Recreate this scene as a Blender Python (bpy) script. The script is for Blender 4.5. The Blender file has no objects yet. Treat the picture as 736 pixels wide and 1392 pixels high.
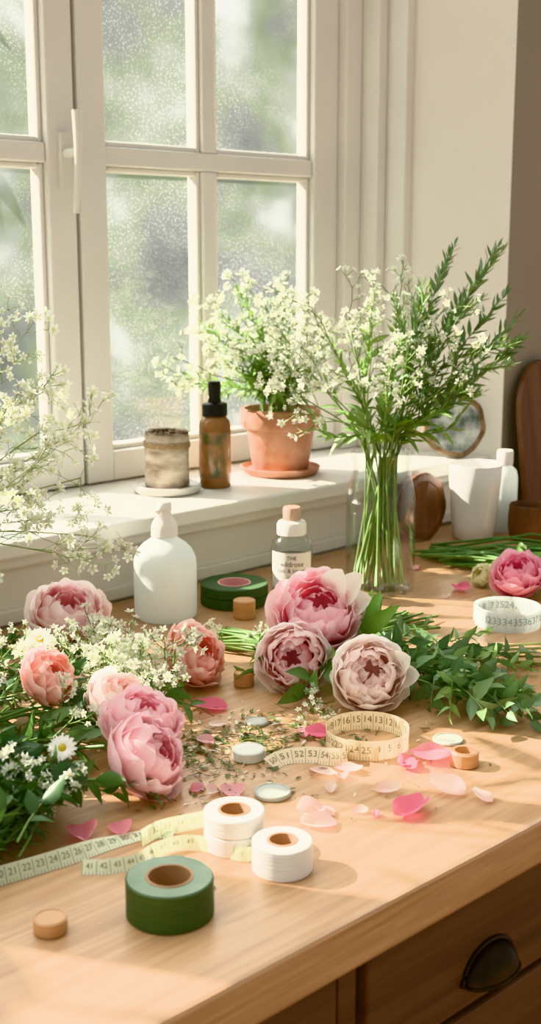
import bpy, math, random
from mathutils import Vector, Matrix, Quaternion, noise as mn
R = random.Random(7)
pi = math.pi
TZ = 0.9     # table top height
SZ = 1.024   # window sill height
scene = bpy.context.scene

# ------------------------------------------------------------------ materials
def new_mat(name):
    m = bpy.data.materials.new(name); m.use_nodes = True
    nt = m.node_tree; nt.nodes.clear()
    out = nt.nodes.new('ShaderNodeOutputMaterial')
    return m, nt, out
def N(nt, typ, **kw):
    n = nt.nodes.new(typ)
    for k, v in kw.items():
        if k.startswith('i_'):
            n.inputs[k[2:].replace('_', ' ')].default_value = v
        else: setattr(n, k, v)
    return n
def ramp(nt, stops):
    r = nt.nodes.new('ShaderNodeValToRGB'); cr = r.color_ramp
    while len(cr.elements) < len(stops): cr.elements.new(0.5)
    for e, (p, c) in zip(cr.elements, stops):
        e.position = p; e.color = (c[0], c[1], c[2], 1)
    return r
def basic(name, c1, c2=None, rough=0.5, scale=20, bump=0.0, bscale=None, metal=0, stretch=(1,1,1), trans=0, sss=0, coat=0):
    m, nt, out = new_mat(name)
    p = N(nt, 'ShaderNodeBsdfPrincipled')
    p.inputs['Roughness'].default_value = rough; p.inputs['Metallic'].default_value = metal
    p.inputs['Coat Weight'].default_value = coat
    tc = N(nt, 'ShaderNodeTexCoord'); mp = N(nt, 'ShaderNodeMapping'); mp.inputs['Scale'].default_value = stretch
    nt.links.new(tc.outputs['Object'], mp.inputs[0])
    no = N(nt, 'ShaderNodeTexNoise'); no.inputs['Scale'].default_value = scale; no.inputs['Detail'].default_value = 5
    nt.links.new(mp.outputs[0], no.inputs['Vector'])
    c2 = c2 or tuple(x*0.92 for x in c1)
    r = ramp(nt, [(0.35, c1), (0.65, c2)])
    nt.links.new(no.outputs['Fac'], r.inputs[0]); nt.links.new(r.outputs[0], p.inputs['Base Color'])
    if bump:
        b = N(nt, 'ShaderNodeBump'); b.inputs['Strength'].default_value = bump; b.inputs['Distance'].default_value = 0.002
        n2 = N(nt, 'ShaderNodeTexNoise'); n2.inputs['Scale'].default_value = bscale or scale*3
        nt.links.new(mp.outputs[0], n2.inputs['Vector']); nt.links.new(n2.outputs['Fac'], b.inputs['Height'])
        nt.links.new(b.outputs[0], p.inputs['Normal'])
    sh = p.outputs[0]
    if trans:
        t = N(nt, 'ShaderNodeBsdfTranslucent'); nt.links.new(r.outputs[0], t.inputs[0])
        mx = N(nt, 'ShaderNodeMixShader'); mx.inputs[0].default_value = trans
        nt.links.new(sh, mx.inputs[1]); nt.links.new(t.outputs[0], mx.inputs[2]); sh = mx.outputs[0]
    nt.links.new(sh, out.inputs[0]); return m
def attr_mat(name, rough=0.5, trans=0.3, nscale=60, namt=0.15, bump=0.0):
    m, nt, out = new_mat(name)
    a = N(nt, 'ShaderNodeAttribute', attribute_name='Col')
    tc = N(nt, 'ShaderNodeTexCoord'); no = N(nt, 'ShaderNodeTexNoise'); no.inputs['Scale'].default_value = nscale
    nt.links.new(tc.outputs['Object'], no.inputs['Vector'])
    mr = N(nt, 'ShaderNodeMapRange'); mr.inputs['To Min'].default_value = 1-namt; mr.inputs['To Max'].default_value = 1+namt
    nt.links.new(no.outputs['Fac'], mr.inputs[0])
    mul = N(nt, 'ShaderNodeVectorMath', operation='SCALE')
    nt.links.new(a.outputs['Color'], mul.inputs[0]); nt.links.new(mr.outputs[0], mul.inputs['Scale'])
    p = N(nt, 'ShaderNodeBsdfPrincipled'); p.inputs['Roughness'].default_value = rough
    nt.links.new(mul.outputs[0], p.inputs['Base Color'])
    t = N(nt, 'ShaderNodeBsdfTranslucent'); nt.links.new(mul.outputs[0], t.inputs[0])
    mx = N(nt, 'ShaderNodeMixShader'); mx.inputs[0].default_value = trans
    nt.links.new(p.outputs[0], mx.inputs[1]); nt.links.new(t.outputs[0], mx.inputs[2])
    nt.links.new(mx.outputs[0], out.inputs[0]); return m
def wood(name, stops, grain=(1.2, 22, 22), rough=0.45, bump=0.08, sc=2.2):
    m, nt, out = new_mat(name)
    tc = N(nt, 'ShaderNodeTexCoord'); mp = N(nt, 'ShaderNodeMapping'); mp.inputs['Scale'].default_value = grain
    nt.links.new(tc.outputs['Object'], mp.inputs[0])
    no = N(nt, 'ShaderNodeTexNoise'); no.inputs['Scale'].default_value = sc; no.inputs['Detail'].default_value = 8; no.inputs['Distortion'].default_value = 0.6
    nt.links.new(mp.outputs[0], no.inputs['Vector'])
    r = ramp(nt, stops); nt.links.new(no.outputs['Fac'], r.inputs[0])
    n2 = N(nt, 'ShaderNodeTexNoise'); n2.inputs['Scale'].default_value = sc*6; n2.inputs['Detail'].default_value = 4
    nt.links.new(mp.outputs[0], n2.inputs['Vector'])
    mr = N(nt, 'ShaderNodeMapRange'); mr.inputs['To Min'].default_value = 0.74; mr.inputs['To Max'].default_value = 1.2
    nt.links.new(n2.outputs['Fac'], mr.inputs[0])
    mul = N(nt, 'ShaderNodeVectorMath', operation='SCALE'); nt.links.new(r.outputs[0], mul.inputs[0]); nt.links.new(mr.outputs[0], mul.inputs['Scale'])
    p = N(nt, 'ShaderNodeBsdfPrincipled'); p.inputs['Roughness'].default_value = rough
    nt.links.new(mul.outputs[0], p.inputs['Base Color'])
    b = N(nt, 'ShaderNodeBump'); b.inputs['Strength'].default_value = bump; b.inputs['Distance'].default_value = 0.001
    nt.links.new(n2.outputs['Fac'], b.inputs['Height']); nt.links.new(b.outputs[0], p.inputs['Normal'])
    nt.links.new(p.outputs[0], out.inputs[0]); return m
def thin_glass(name, tint=(0.95, 0.98, 0.96), ior_blend=0.25, minr=0.05):
    m, nt, out = new_mat(name)
    t = N(nt, 'ShaderNodeBsdfTransparent'); t.inputs[0].default_value = (*tint, 1)
    g = N(nt, 'ShaderNodeBsdfGlossy'); g.inputs['Roughness'].default_value = 0.03
    lw = N(nt, 'ShaderNodeLayerWeight'); lw.inputs['Blend'].default_value = ior_blend
    mr = N(nt, 'ShaderNodeMapRange'); mr.inputs['To Min'].default_value = minr; mr.inputs['To Max'].default_value = 0.85
    nt.links.new(lw.outputs['Facing'], mr.inputs[0])
    pw = N(nt, 'ShaderNodeMath', operation='POWER'); pw.inputs[1].default_value = 1.7; nt.links.new(mr.outputs[0], pw.inputs[0])
    mx = N(nt, 'ShaderNodeMixShader'); nt.links.new(pw.outputs[0], mx.inputs[0])
    nt.links.new(t.outputs[0], mx.inputs[1]); nt.links.new(g.outputs[0], mx.inputs[2])
    nt.links.new(mx.outputs[0], out.inputs[0]); return m

M_leaf = attr_mat('leaf_green', 0.42, 0.34, 80, 0.2)
M_petal = attr_mat('petal', 0.55, 0.58, 50, 0.03)
M_white = basic('window_paint', (0.73, 0.715, 0.655), (0.69, 0.675, 0.615), 0.45, 6, 0.05, 60)
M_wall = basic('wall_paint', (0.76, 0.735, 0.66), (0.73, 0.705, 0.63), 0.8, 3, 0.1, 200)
M_wall2 = basic('wall_paint_shaded', (0.30, 0.27, 0.22), (0.28, 0.25, 0.205), 0.8, 3, 0.1, 200)  # wall colour darkened: shade of the right wall's front painted in
M_oak = wood('oak_table', [(0.3, (0.38, 0.22, 0.115)), (0.48, (0.51, 0.32, 0.18)), (0.58, (0.43, 0.255, 0.135)), (0.72, (0.54, 0.345, 0.20))], bump=0.06, rough=0.33)
M_walnut = wood('walnut', [(0.3, (0.06, 0.029, 0.018)), (0.55, (0.12, 0.062, 0.036)), (0.75, (0.072, 0.036, 0.022))], rough=0.5)
M_floor = wood('floor_wood', [(0.3, (0.2, 0.11, 0.06)), (0.7, (0.3, 0.17, 0.09))])
M_lightwood = wood('turned_wood', [(0.3, (0.46, 0.25, 0.12)), (0.7, (0.60, 0.36, 0.19))], grain=(3, 3, 20))
M_darkwood = wood('board_wood', [(0.3, (0.10, 0.046, 0.027)), (0.7, (0.19, 0.09, 0.048))], grain=(20, 3, 2))
M_terra = basic('terracotta', (0.42, 0.19, 0.115), (0.54, 0.32, 0.225), 0.85, 25, 0.3)
M_soil = basic('soil', (0.05, 0.035, 0.02), (0.09, 0.06, 0.04), 0.95, 80, 1)
M_ceramic = basic('white_ceramic', (0.78, 0.77, 0.74), None, 0.25, 5, coat=0.3)
M_plastic = basic('milky_plastic', (0.84, 0.88, 0.86), (0.81, 0.85, 0.83), 0.3, 8, trans=0.45)
M_cap = basic('cap_plastic', (0.84, 0.82, 0.77), None, 0.35, 8)
M_capb = basic('tan_plastic', (0.55, 0.38, 0.28), None, 0.4, 8)
M_black = basic('black_plastic', (0.012, 0.012, 0.013), None, 0.35, 8)
M_pull = basic('dark_bronze', (0.03, 0.026, 0.022), (0.05, 0.04, 0.03), 0.35, 30, 0.1, metal=0.9)
M_greentape = basic('green_floral_tape', (0.032, 0.070, 0.018), (0.050, 0.098, 0.026), 0.5, 40, 0.6, 10, stretch=(1, 1, 90))
M_greenface = basic('green_tape_face', (0.11, 0.18, 0.10), (0.24, 0.31, 0.21), 0.4, 14)
M_darkgreentape = basic('dark_green_tape', (0.03, 0.075, 0.025), (0.045, 0.10, 0.035), 0.6, 40, 0.6, 8, stretch=(1, 1, 120))
M_whitetape = basic('white_floral_tape', (0.82, 0.80, 0.75), (0.76, 0.74, 0.68), 0.7, 60, 0.5, 8, stretch=(1, 1, 90))
M_core = basic('cardboard_core', (0.34, 0.20, 0.11), (0.43, 0.27, 0.16), 0.85, 40)
M_tin = basic('lid_white', (0.72, 0.71, 0.64), (0.62, 0.62, 0.56), 0.4, 40)
M_tin2 = basic('lid_grey', (0.42, 0.43, 0.37), (0.35, 0.37, 0.31), 0.4, 40)
M_bark = basic('birch_paper', (0.56, 0.49, 0.40), (0.24, 0.18, 0.13), 0.9, 22, 0.8, 50, stretch=(1, 1, 2.5))
M_twine = basic('jute_twine', (0.42, 0.31, 0.19), (0.28, 0.20, 0.12), 0.95, 200, 0.6)
M_rimbark = basic('bark_rim', (0.10, 0.065, 0.04), (0.26, 0.18, 0.11), 0.9, 60, 1)
M_tray = basic('stone_tray', (0.64, 0.62, 0.56), None, 0.5, 20)
M_label = basic('paper_label', (0.80, 0.78, 0.73), None, 0.7, 10)
M_ink = basic('ink', (0.08, 0.08, 0.08), None, 0.7, 10)
M_inkbrown = basic('tape_ink_brown', (0.26, 0.20, 0.12), None, 0.7, 10)
M_inkgreen = basic('tape_ink_green', (0.20, 0.24, 0.12), None, 0.7, 10)
M_inkblue = basic('tape_ink_blue', (0.32, 0.42, 0.46), None, 0.7, 10)
M_amber = basic('amber_glass', (0.30, 0.13, 0.055), (0.44, 0.24, 0.10), 0.1, 20, trans=0.35, coat=0.8)
M_botlabel = basic('botanical_label', (0.10, 0.11, 0.05), (0.50, 0.22, 0.10), 0.25, 34, coat=0.6)
M_marble = basic('marble_face', (0.44, 0.47, 0.43), (0.07, 0.10, 0.09), 0.6, 38)
M_glass = thin_glass('clear_glass', (0.965, 0.985, 0.975), 0.3, 0.06)
M_stem = attr_mat('stem', 0.5, 0.15, 60, 0.15)
M_outleaf = basic('dapple_leaf', (0.08, 0.2, 0.04), (0.12, 0.26, 0.06), 0.6, 10, trans=0.3)
M_pink = basic('pink_paper', (0.7, 0.38, 0.38), None, 0.7, 10)

def tape_mat(name, base, ink):
    m, nt, out = new_mat(name)
    a = N(nt, 'ShaderNodeAttribute', attribute_name='tex'); s = N(nt, 'ShaderNodeSeparateXYZ')
    nt.links.new(a.outputs['Vector'], s.inputs[0])
    def mth(op, x, y=None, z=None):
        n = N(nt, 'ShaderNodeMath', operation=op)
        for i, q in enumerate((x, y, z)):
            if q is None: continue
            if isinstance(q, (int, float)): n.inputs[i].default_value = q
            else: nt.links.new(q, n.inputs[i])
        return n.outputs[0]
    X, Y = s.outputs['X'], s.outputs['Y']
    t1 = mth('MULTIPLY', mth('LESS_THAN', mth('FRACT', mth('DIVIDE', X, 0.003)), 0.22), mth('LESS_THAN', Y, 0.22))
    t2 = mth('MULTIPLY', mth('LESS_THAN', mth('FRACT', mth('DIVIDE', X, 0.012)), 0.075), mth('LESS_THAN', Y, 0.9))
    tot = mth('MINIMUM', mth('ADD', t1, t2), 1.0)
    tot = mth('MULTIPLY', tot, 0.6)
    mx = N(nt, 'ShaderNodeMix', data_type='RGBA'); nt.links.new(tot, mx.inputs['Factor'])
    mx.inputs['A'].default_value = (*base, 1); mx.inputs['B'].default_value = (*ink, 1)
    p = N(nt, 'ShaderNodeBsdfPrincipled'); p.inputs['Roughness'].default_value = 0.5
    nt.links.new(mx.outputs['Result'], p.inputs['Base Color'])
    t = N(nt, 'ShaderNodeBsdfTranslucent'); nt.links.new(mx.outputs['Result'], t.inputs[0])
    ms = N(nt, 'ShaderNodeMixShader'); ms.inputs[0].default_value = 0.3
    nt.links.new(p.outputs[0], ms.inputs[1]); nt.links.new(t.outputs[0], ms.inputs[2]); nt.links.new(ms.outputs[0], out.inputs[0])
    return m
M_tape1 = tape_mat('measuring_tape_cream', (0.88, 0.77, 0.55), (0.20, 0.14, 0.08))
M_tape2 = tape_mat('measuring_tape_green', (0.74, 0.78, 0.58), (0.16, 0.20, 0.10))
M_tape3 = tape_mat('ribbon_blue', (0.74, 0.79, 0.77), (0.30, 0.42, 0.46))

# hazy, rain-speckled window glass
def window_glass():
    m, nt, out = new_mat('hazy_window_glass')
    tc = N(nt, 'ShaderNodeTexCoord')
    vo = N(nt, 'ShaderNodeTexVoronoi'); vo.inputs['Scale'].default_value = 190
    nt.links.new(tc.outputs['Object'], vo.inputs['Vector'])
    no = N(nt, 'ShaderNodeTexNoise'); no.inputs['Scale'].default_value = 5; no.inputs['Detail'].default_value = 4
    nt.links.new(tc.outputs['Object'], no.inputs['Vector'])
    dots = N(nt, 'ShaderNodeMapRange'); dots.inputs['From Min'].default_value = 0.12; dots.inputs['From Max'].default_value = 0.30
    dots.inputs['To Min'].default_value = 0.11; dots.inputs['To Max'].default_value = 0
    nt.links.new(vo.outputs['Distance'], dots.inputs[0])
    hz = N(nt, 'ShaderNodeMapRange'); hz.inputs['From Min'].default_value = 0.3; hz.inputs['From Max'].default_value = 0.7
    hz.inputs['To Min'].default_value = 0.008; hz.inputs['To Max'].default_value = 0.028
    nt.links.new(no.outputs['Fac'], hz.inputs[0])
    gate = N(nt, 'ShaderNodeMapRange'); gate.inputs['From Min'].default_value = 0.34; gate.inputs['From Max'].default_value = 0.6
    nt.links.new(no.outputs['Fac'], gate.inputs[0])
    mu = N(nt, 'ShaderNodeMath', operation='MULTIPLY'); nt.links.new(dots.outputs[0], mu.inputs[0]); nt.links.new(gate.outputs[0], mu.inputs[1])
    ad = N(nt, 'ShaderNodeMath', operation='ADD'); nt.links.new(mu.outputs[0], ad.inputs[0]); nt.links.new(hz.outputs[0], ad.inputs[1])
    t = N(nt, 'ShaderNodeBsdfTransparent'); d = N(nt, 'ShaderNodeBsdfTranslucent'); d.inputs[0].default_value = (0.9, 0.92, 0.92, 1)
    mx = N(nt, 'ShaderNodeMixShader'); nt.links.new(ad.outputs[0], mx.inputs[0])
    nt.links.new(t.outputs[0], mx.inputs[1]); nt.links.new(d.outputs[0], mx.inputs[2])
    g = N(nt, 'ShaderNodeBsdfGlossy'); g.inputs['Roughness'].default_value = 0.05
    m2 = N(nt, 'ShaderNodeMixShader'); m2.inputs[0].default_value = 0.04
    nt.links.new(mx.outputs[0], m2.inputs[1]); nt.links.new(g.outputs[0], m2.inputs[2])
    nt.links.new(m2.outputs[0], out.inputs[0]); return m
M_wglass = window_glass()

# ------------------------------------------------------------------ mesh builder
class MB:
    def __init__(s): s.v = []; s.f = []; s.m = []; s.c = []; s.t = []
    def add(s, vs, fs, mat=0, col=(1, 1, 1), tex=None):
        o = len(s.v); s.v += [tuple(x) for x in vs]
        for f in fs: s.f.append([i+o for i in f]); s.m.append(mat)
        s.c += list(col) if isinstance(col, list) else [col]*len(vs)
        s.t += tex if tex else [(0, 0, 0)]*len(vs)
    def build(s, name, mats, parent=None, smooth=True, sharp=None, bevel=0, floorz=None, origin=None):
        me = bpy.data.meshes.new(name)
        og = Vector(origin) if origin else Vector((0, 0, 0))
        if floorz is not None: s.v = [(a, b, max(c, floorz)) for a, b, c in s.v]
        me.from_pydata([tuple(Vector(p)-og) for p in s.v], [], s.f)
        for m in mats: me.materials.append(m)
        me.polygons.foreach_set('material_index', s.m)
        a = me.color_attributes.new('Col', 'FLOAT_COLOR', 'POINT')
        a.data.foreach_set('color', [q for c in s.c for q in (c[0], c[1], c[2], 1)])
        b = me.attributes.new('tex', 'FLOAT_VECTOR', 'POINT')
        b.data.foreach_set('vector', [q for c in s.t for q in c])
        me.polygons.foreach_set('use_smooth', [smooth]*len(me.polygons))
        me.update()
        if sharp is not None: me.set_sharp_from_angle(angle=math.radians(sharp))
        ob = bpy.data.objects.new(name, me); scene.collection.objects.link(ob)
        ob.location = og
        if bevel:
            md = ob.modifiers.new('bevel', 'BEVEL'); md.width = bevel; md.segments = 2; md.limit_method = 'ANGLE'
        if parent: 
            ob.parent = parent; ob.matrix_parent_inverse = Matrix.Translation(-parent.location)
        return ob
def empty(name, loc=(0, 0, 0)):
    e = bpy.data.objects.new(name, None); scene.collection.objects.link(e); e.location = loc; e.empty_display_size = 0.02
    return e
def box(mb, x0, x1, y0, y1, z0, z1, mat=0):
    vs = [(x, y, z) for z in (z0, z1) for (x, y) in ((x0, y0), (x1, y0), (x1, y1), (x0, y1))]
    mb.add(vs, [(3, 2, 1, 0), (4, 5, 6, 7), (0, 1, 5, 4), (1, 2, 6, 5), (2, 3, 7, 6), (3, 0, 4, 7)], mat)
def prism(mb, poly, z0, z1, mat=0):
    n = len(poly)
    mb.add([(x, y, z0) for x, y in poly]+[(x, y, z1) for x, y in poly],
           [tuple(range(n-1, -1, -1)), tuple(range(n, 2*n))]+[(i, (i+1) % n, n+(i+1) % n, n+i) for i in range(n)], mat)
def lathe(mb, prof, cx, cy, z0, n=48, mat=0, col=(1, 1, 1), closed=False, wob=0, rot=None):
    vs = []; k = len(prof)
    for (r, z) in prof:
        for i in range(n):
            a = 2*pi*i/n; rr = r*(1+wob*mn.noise(Vector((math.cos(a)*2, math.sin(a)*2, z*30+cx))))
            p = Vector((rr*math.cos(a), rr*math.sin(a), z))
            if rot: p = rot @ p
            vs.append((cx+p.x, cy+p.y, z0+p.z))
    fs = []
    for j in range(k if closed else k-1):
        j2 = (j+1) % k
        for i in range(n):
            i2 = (i+1) % n; fs.append((j*n+i, j*n+i2, j2*n+i2, j2*n+i))
    mb.add(vs, fs, mat, col)
def frame(d):
    d = d.normalized(); r = Vector((0, 0, 1)) if abs(d.z) < 0.9 else Vector((1, 0, 0))
    a = d.cross(r).normalized(); return d, a, a.cross(d)
def tube(mb, pts, r0, r1, n=5, mat=0, col=(0.2, 0.35, 0.1), cap=False):
    vs = []; k = len(pts); fs = []
    for i, p in enumerate(pts):
        d = (pts[min(i+1, k-1)]-pts[max(i-1, 0)]); d, a, b = frame(d)
        r = r0+(r1-r0)*i/(k-1)
        for j in range(n):
            t = 2*pi*j/n; vs.append(p+a*math.cos(t)*r+b*math.sin(t)*r)
    for i in range(k-1):
        for j in range(n):
            j2 = (j+1) % n; fs.append((i*n+j, i*n+j2, (i+1)*n+j2, (i+1)*n+j))
    fs.append(tuple(range(n))); fs.append(tuple((k-1)*n+j for j in range(n-1, -1, -1)))
    mb.add(vs, fs, mat, col)
def bez(p0, p1, p2, p3, n=8):
    return [p0*(1-t)**3+p1*3*t*(1-t)**2+p2*3*t*t*(1-t)+p3*t**3 for t in [i/(n-1) for i in range(n)]]
def rv(s=1): return Vector((R.gauss(0, 1), R.gauss(0, 1), R.gauss(0, 1)))*s
def jit(c, a=0.15):
    k = 1+R.uniform(-a, a); return (c[0]*k*(1+R.uniform(-a, a)*0.5), c[1]*k, c[2]*k*(1+R.uniform(-a, a)*0.5))
def leaf(mb, p, d, n, L, w, col, curl=0.25, mat=0, fat=0.8, seg=5, minz=None, rnd=1.0):
    d = d.normalized(); s = d.cross(n)
    if s.length < 1e-3: s = d.cross(Vector((0, 1, 0)))
    s.normalize(); n = s.cross(d).normalized()
    vs = []; fs = []; cs = []
    for i in range(seg+1):
        t = i/seg; ww = w*0.5*max(0, math.sin(pi*min(1, max(0.02, t**fat))))**rnd+0.0001
        q = p+d*L*t-n*curl*L*t*t
        for k in (-1, 0, 1):
            x = q+s*ww*k+n*(abs(k)*ww*0.45)
            if minz is not None and x.z < minz: x.z = minz
            vs.append(x); f = 1.25 if k == 0 and rnd == 1.0 else 1.0
            cs.append((col[0]*f, col[1]*f, col[2]*f))
        if i:
            o = (i-1)*3; fs += [(o, o+1, o+4, o+3), (o+1, o+2, o+5, o+4)]
    mb.add(vs, fs, mat, cs)
def blossom(mb, c, n, s, col=(0.93, 0.93, 0.89), cen=(0.6, 0.66, 0.3), mat=0, k=5):
    n, a, b = frame(n); a0 = R.uniform(0, 6)
    vs = [c]; cs = [cen]; fs = []
    for i in range(k):
        t = a0+2*pi*i/k
        for (dt, rr, up) in ((-0.5, 0.62, 0.28), (0, 1, 0.4), (0.5, 0.62, 0.28)):
            dd = a*math.cos(t+dt)+b*math.sin(t+dt); vs.append(c+dd*s*rr+n*s*up)
            cs.append(col)
        o = 1+i*3; fs.append((0, o, o+1, o+2))
    mb.add(vs, fs, mat, cs)
GYPG = (0.22, 0.33, 0.10)
def gyp(mb, p, d, L, depth, bs=0.0045, r=0.0009, spread=0.45, up=0.1, ym=None, zm=None, sc=GYPG):
    """branching baby's-breath spray: material 0 = stems, 1 = blossoms"""
    d = d.normalized(); e = p+d*L+rv(L*0.06)
    if ym and e.y > ym: e.y = ym-R.uniform(0, 0.01)
    if zm and e.z < zm: e.z = zm
    m = (p+e)/2+rv(L*0.05)
    tube(mb, [p, m, e], r, r*0.75, 3, 0, jit(sc))
    if depth == 0:
        blossom(mb, e, d+rv(0.5)+Vector((-0.3, -0.4, 0.2)), bs*R.uniform(0.6, 1.25), col=jit((0.93, 0.93, 0.89), 0.04), mat=1)
        return
    for i in range(R.choice((2, 3, 3))):
        nd = d+rv(spread)+Vector((0, 0, up)); gyp(mb, e, nd, L*R.uniform(0.5, 0.8), depth-1, bs, r*0.8, spread, up, ym, zm, sc)
    if R.random() < 0.7:
        gyp(mb, m, d+rv(spread*1.3), L*R.uniform(0.35, 0.6), max(0, depth-1), bs, r*0.7, spread, up, ym, zm, sc)
def sprig(mb, pts, LL, LW, dens, col, r=0.0013, t0=0.15, ang=0.7, jt=0.25, minz=None, curl=0.2, fat=0.8, upn=Vector((0, 0, 1)), stemcol=(0.2, 0.3, 0.1)):
    tube(mb, pts, r, r*0.5, 4, 0, jit(stemcol))
    k = len(pts)-1; total = sum((pts[i+1]-pts[i]).length for i in range(k)); n = max(3, int(total*dens)); ph = R.uniform(0, 6)
    for i in range(n):
        t = t0+(1-t0)*i/(n-1) if n > 1 else 1
        x = min(k-1e-4, t*k); j = int(x); p = pts[j].lerp(pts[j+1], x-j); d, a, b = frame(pts[j+1]-pts[j])
        ph += 2.4; sd = a*math.cos(ph)+b*math.sin(ph)
        dd = d*math.cos(ang)+sd*math.sin(ang)+rv(jt*0.5)
        if i == n-1: dd = d
        nn = (upn*0.6+d*0.3-sd*0.2+rv(jt)).normalized()
        sz = (0.65+0.5*math.sin(pi*t))*R.uniform(0.75, 1.15)
        if minz and (p+dd.normalized()*LL*sz).z < minz: dd.z = abs(dd.z)*0.3
        leaf(mb, p, dd, nn, LL*sz, LW*sz, jit(col, 0.22), curl, 1, fat, 4, minz)

# ------------------------------------------------------------------ peony: ruffled heart of narrow crinkled petals inside a bowl of broad guard petals
def peony(mb, c, ax, Rr, cin, cout, seed, opened=0.0, mat=0, squash=0.92, guard=True):
    rr = random.Random(seed); q = Vector((0, 0, 1)).rotation_difference(Vector(ax).normalized())
    layers = [(0.42, 5, 2.75, 0), (0.54, 6, 2.65, 0), (0.64, 8, 2.50, 0), (0.73, 9, 2.38, 0), (0.81, 9, 2.22, 0), (0.89, 9, 2.02, 0), (0.96, 7, 1.86, 1), (1.03, 6, 1.60, 1)]
    c = Vector(c); S = 10; W = 12
    for li, (rl, n, pm, br) in enumerate(layers):
        a0 = rr.uniform(0, 6); outer = li/(len(layers)-1)
        for i in range(n):
            az = a0+2*pi*i/n+rr.uniform(-0.2, 0.2); hw = (0.74 if br else 0.55)+0.14*rr.random()
            Rp = Rr*rl*rr.uniform(0.94, 1.06); pmx = (pm+rr.uniform(-0.28, 0.2))*(1-opened*(0.08+0.28*outer))
            fl = rr.uniform(-0.02, 0.10)+opened*0.25*outer; ph = rr.uniform(0, 6); ph2 = rr.uniform(0, 6); kf = rr.uniform(3.5, 6)
            am = rr.uniform(0.035, 0.07)*(0.5 if br else 1.0)
            tone = rr.uniform(-0.15, 0.25); vs = []; cs = []; fs = []
            for a in range(S+1):
                s = a/S
                for b in range(W+1):
                    w = -1+2*b/W
                    ms = s*pmx*(1-0.15*w**4-0.06*w*w+0.045*math.sin(kf*w+ph)*s*s)
                    shape = 0.30+0.70*math.sin(pi*min(1, s*0.62+0.08))
                    sa = az+w*hw*shape/max(0.6, math.sin(ms))
                    r = Rp*(1+fl*s**3+am*math.sin(kf*1.2*w+ph2)*s*s+0.012*math.sin(11*w+ph)*s**4-0.04*w*w*s+0.05*s**4)
                    p = Vector((r*math.sin(ms)*math.cos(sa), r*math.sin(ms)*math.sin(sa), -r*math.cos(ms)*squash))
                    vs.append(c+q @ p)
                    k = min(1, max(0, tone+0.62*outer**1.3+0.42*s*s))
                    cc = [cin[x]*(1-k)+cout[x]*k for x in range(3)]
                    if s > 0.86: cc = [min(0.985, x*1.04+0.02) for x in cc]
                    cs.append(tuple(cc))
            for a in range(S):
                for b in range(W):
                    o = a*(W+1)+b; fs.append((o, o+1, o+W+2, o+W+1))
            mb.add(vs, fs, mat, cs)
PINK = ((0.99, 0.58, 0.63), (0.99, 0.76, 0.77)); PALE = ((0.99, 0.74, 0.71), (0.99, 0.91, 0.86))
CORAL = ((0.99, 0.54, 0.47), (0.99, 0.73, 0.65)); HOT = ((0.97, 0.42, 0.55), (0.99, 0.62, 0.70))
LG = (0.06, 0.12, 0.045); LG2 = (0.10, 0.18, 0.06); LG3 = (0.17, 0.28, 0.08)

# ------------------------------------------------------------------ room
mb = MB(); box(mb, -3, 4.5, -3, 1.8, -0.05, 0.0); mb.build('floor', [M_floor], smooth=False)
mb = MB(); box(mb, -1.8, 1.90, 1.435, 1.80, 0, 0.99)                       # below window
box(mb, -1.8, 1.84, 1.60, 1.80, 2.53, 2.9); box(mb, -1.8, -0.67, 1.45, 1.80, 0.99, 2.53)
mb.build('wall_window', [M_wall], smooth=False)
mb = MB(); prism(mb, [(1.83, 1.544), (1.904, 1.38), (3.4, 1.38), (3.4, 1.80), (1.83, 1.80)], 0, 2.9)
mb.m[3] = 1  # front face takes the wall colour with shade painted in
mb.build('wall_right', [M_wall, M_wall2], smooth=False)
mb = MB(); prism(mb, [(-1.2, 1.395), (1.896, 1.395), (1.829, 1.543), (1.829, 1.75), (-1.2, 1.75)], 1.000, SZ)
box(mb, -1.2, 1.88, 1.413, 1.44, 0.982, 1.000)
mb.build('window_sill', [M_white], smooth=False, bevel=0.004)
mb = MB(); box(mb, -1.2, 1.89, 1.427, 1.436, TZ+0.001, TZ+0.022)
mb.build('trim_1', [M_white], smooth=False, bevel=0.003)

win = empty('window_1', (1.2, 1.68, 1.5))
mb = MB()
def sash(x0, x1, sl, sr, mu0, mu1):
    Y0, Y1 = 1.655, 1.70
    z0, z1 = SZ+0.003, 2.5
    box(mb, x0, x0+sl, Y0, Y1, z0, z1); box(mb, x1-sr, x1, Y0, Y1, z0, z1)
    for a, b in ((z0, 1.076), (1.985, 2.015), (2.44, z1)): box(mb, x0+sl, x1-sr, Y0, Y1, a, b)
    box(mb, x0+sl, x1-sr, Y0+0.006, Y1-0.004, 1.530, 1.560)
    for a, b in ((1.076, 1.530), (1.560, 1.985), (2.015, 2.44)):
        box(mb, mu0, mu1, Y0+0.006, Y1-0.004, a, b)
        for (p0, p1) in ((x0+sl, mu0), (mu1, x1-sr)):   # glazing beads
            bw = 0.009
            box(mb, p0, p0+bw, Y0+0.013, Y1-0.008, a, b); box(mb, p1-bw, p1, Y0+0.013, Y1-0.008, a, b)
            box(mb, p0+bw, p1-bw, Y0+0.013, Y1-0.008, a, a+bw); box(mb, p0+bw, p1-bw, Y0+0.013, Y1-0.008, b-bw, b)
sash(1.163, 1.743, 0.052, 0.062, 1.419, 1.449)
sash(0.577, 1.156, 0.062, 0.050, 0.867, 0.897)
sash(-0.02, 0.560, 0.062, 0.062, 0.255, 0.285)
sash(-0.617, -0.037, 0.062, 0.062, -0.342, -0.312)
mb.build('sashes', [M_white], win, smooth=False, bevel=0.003)
mb = MB()
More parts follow.
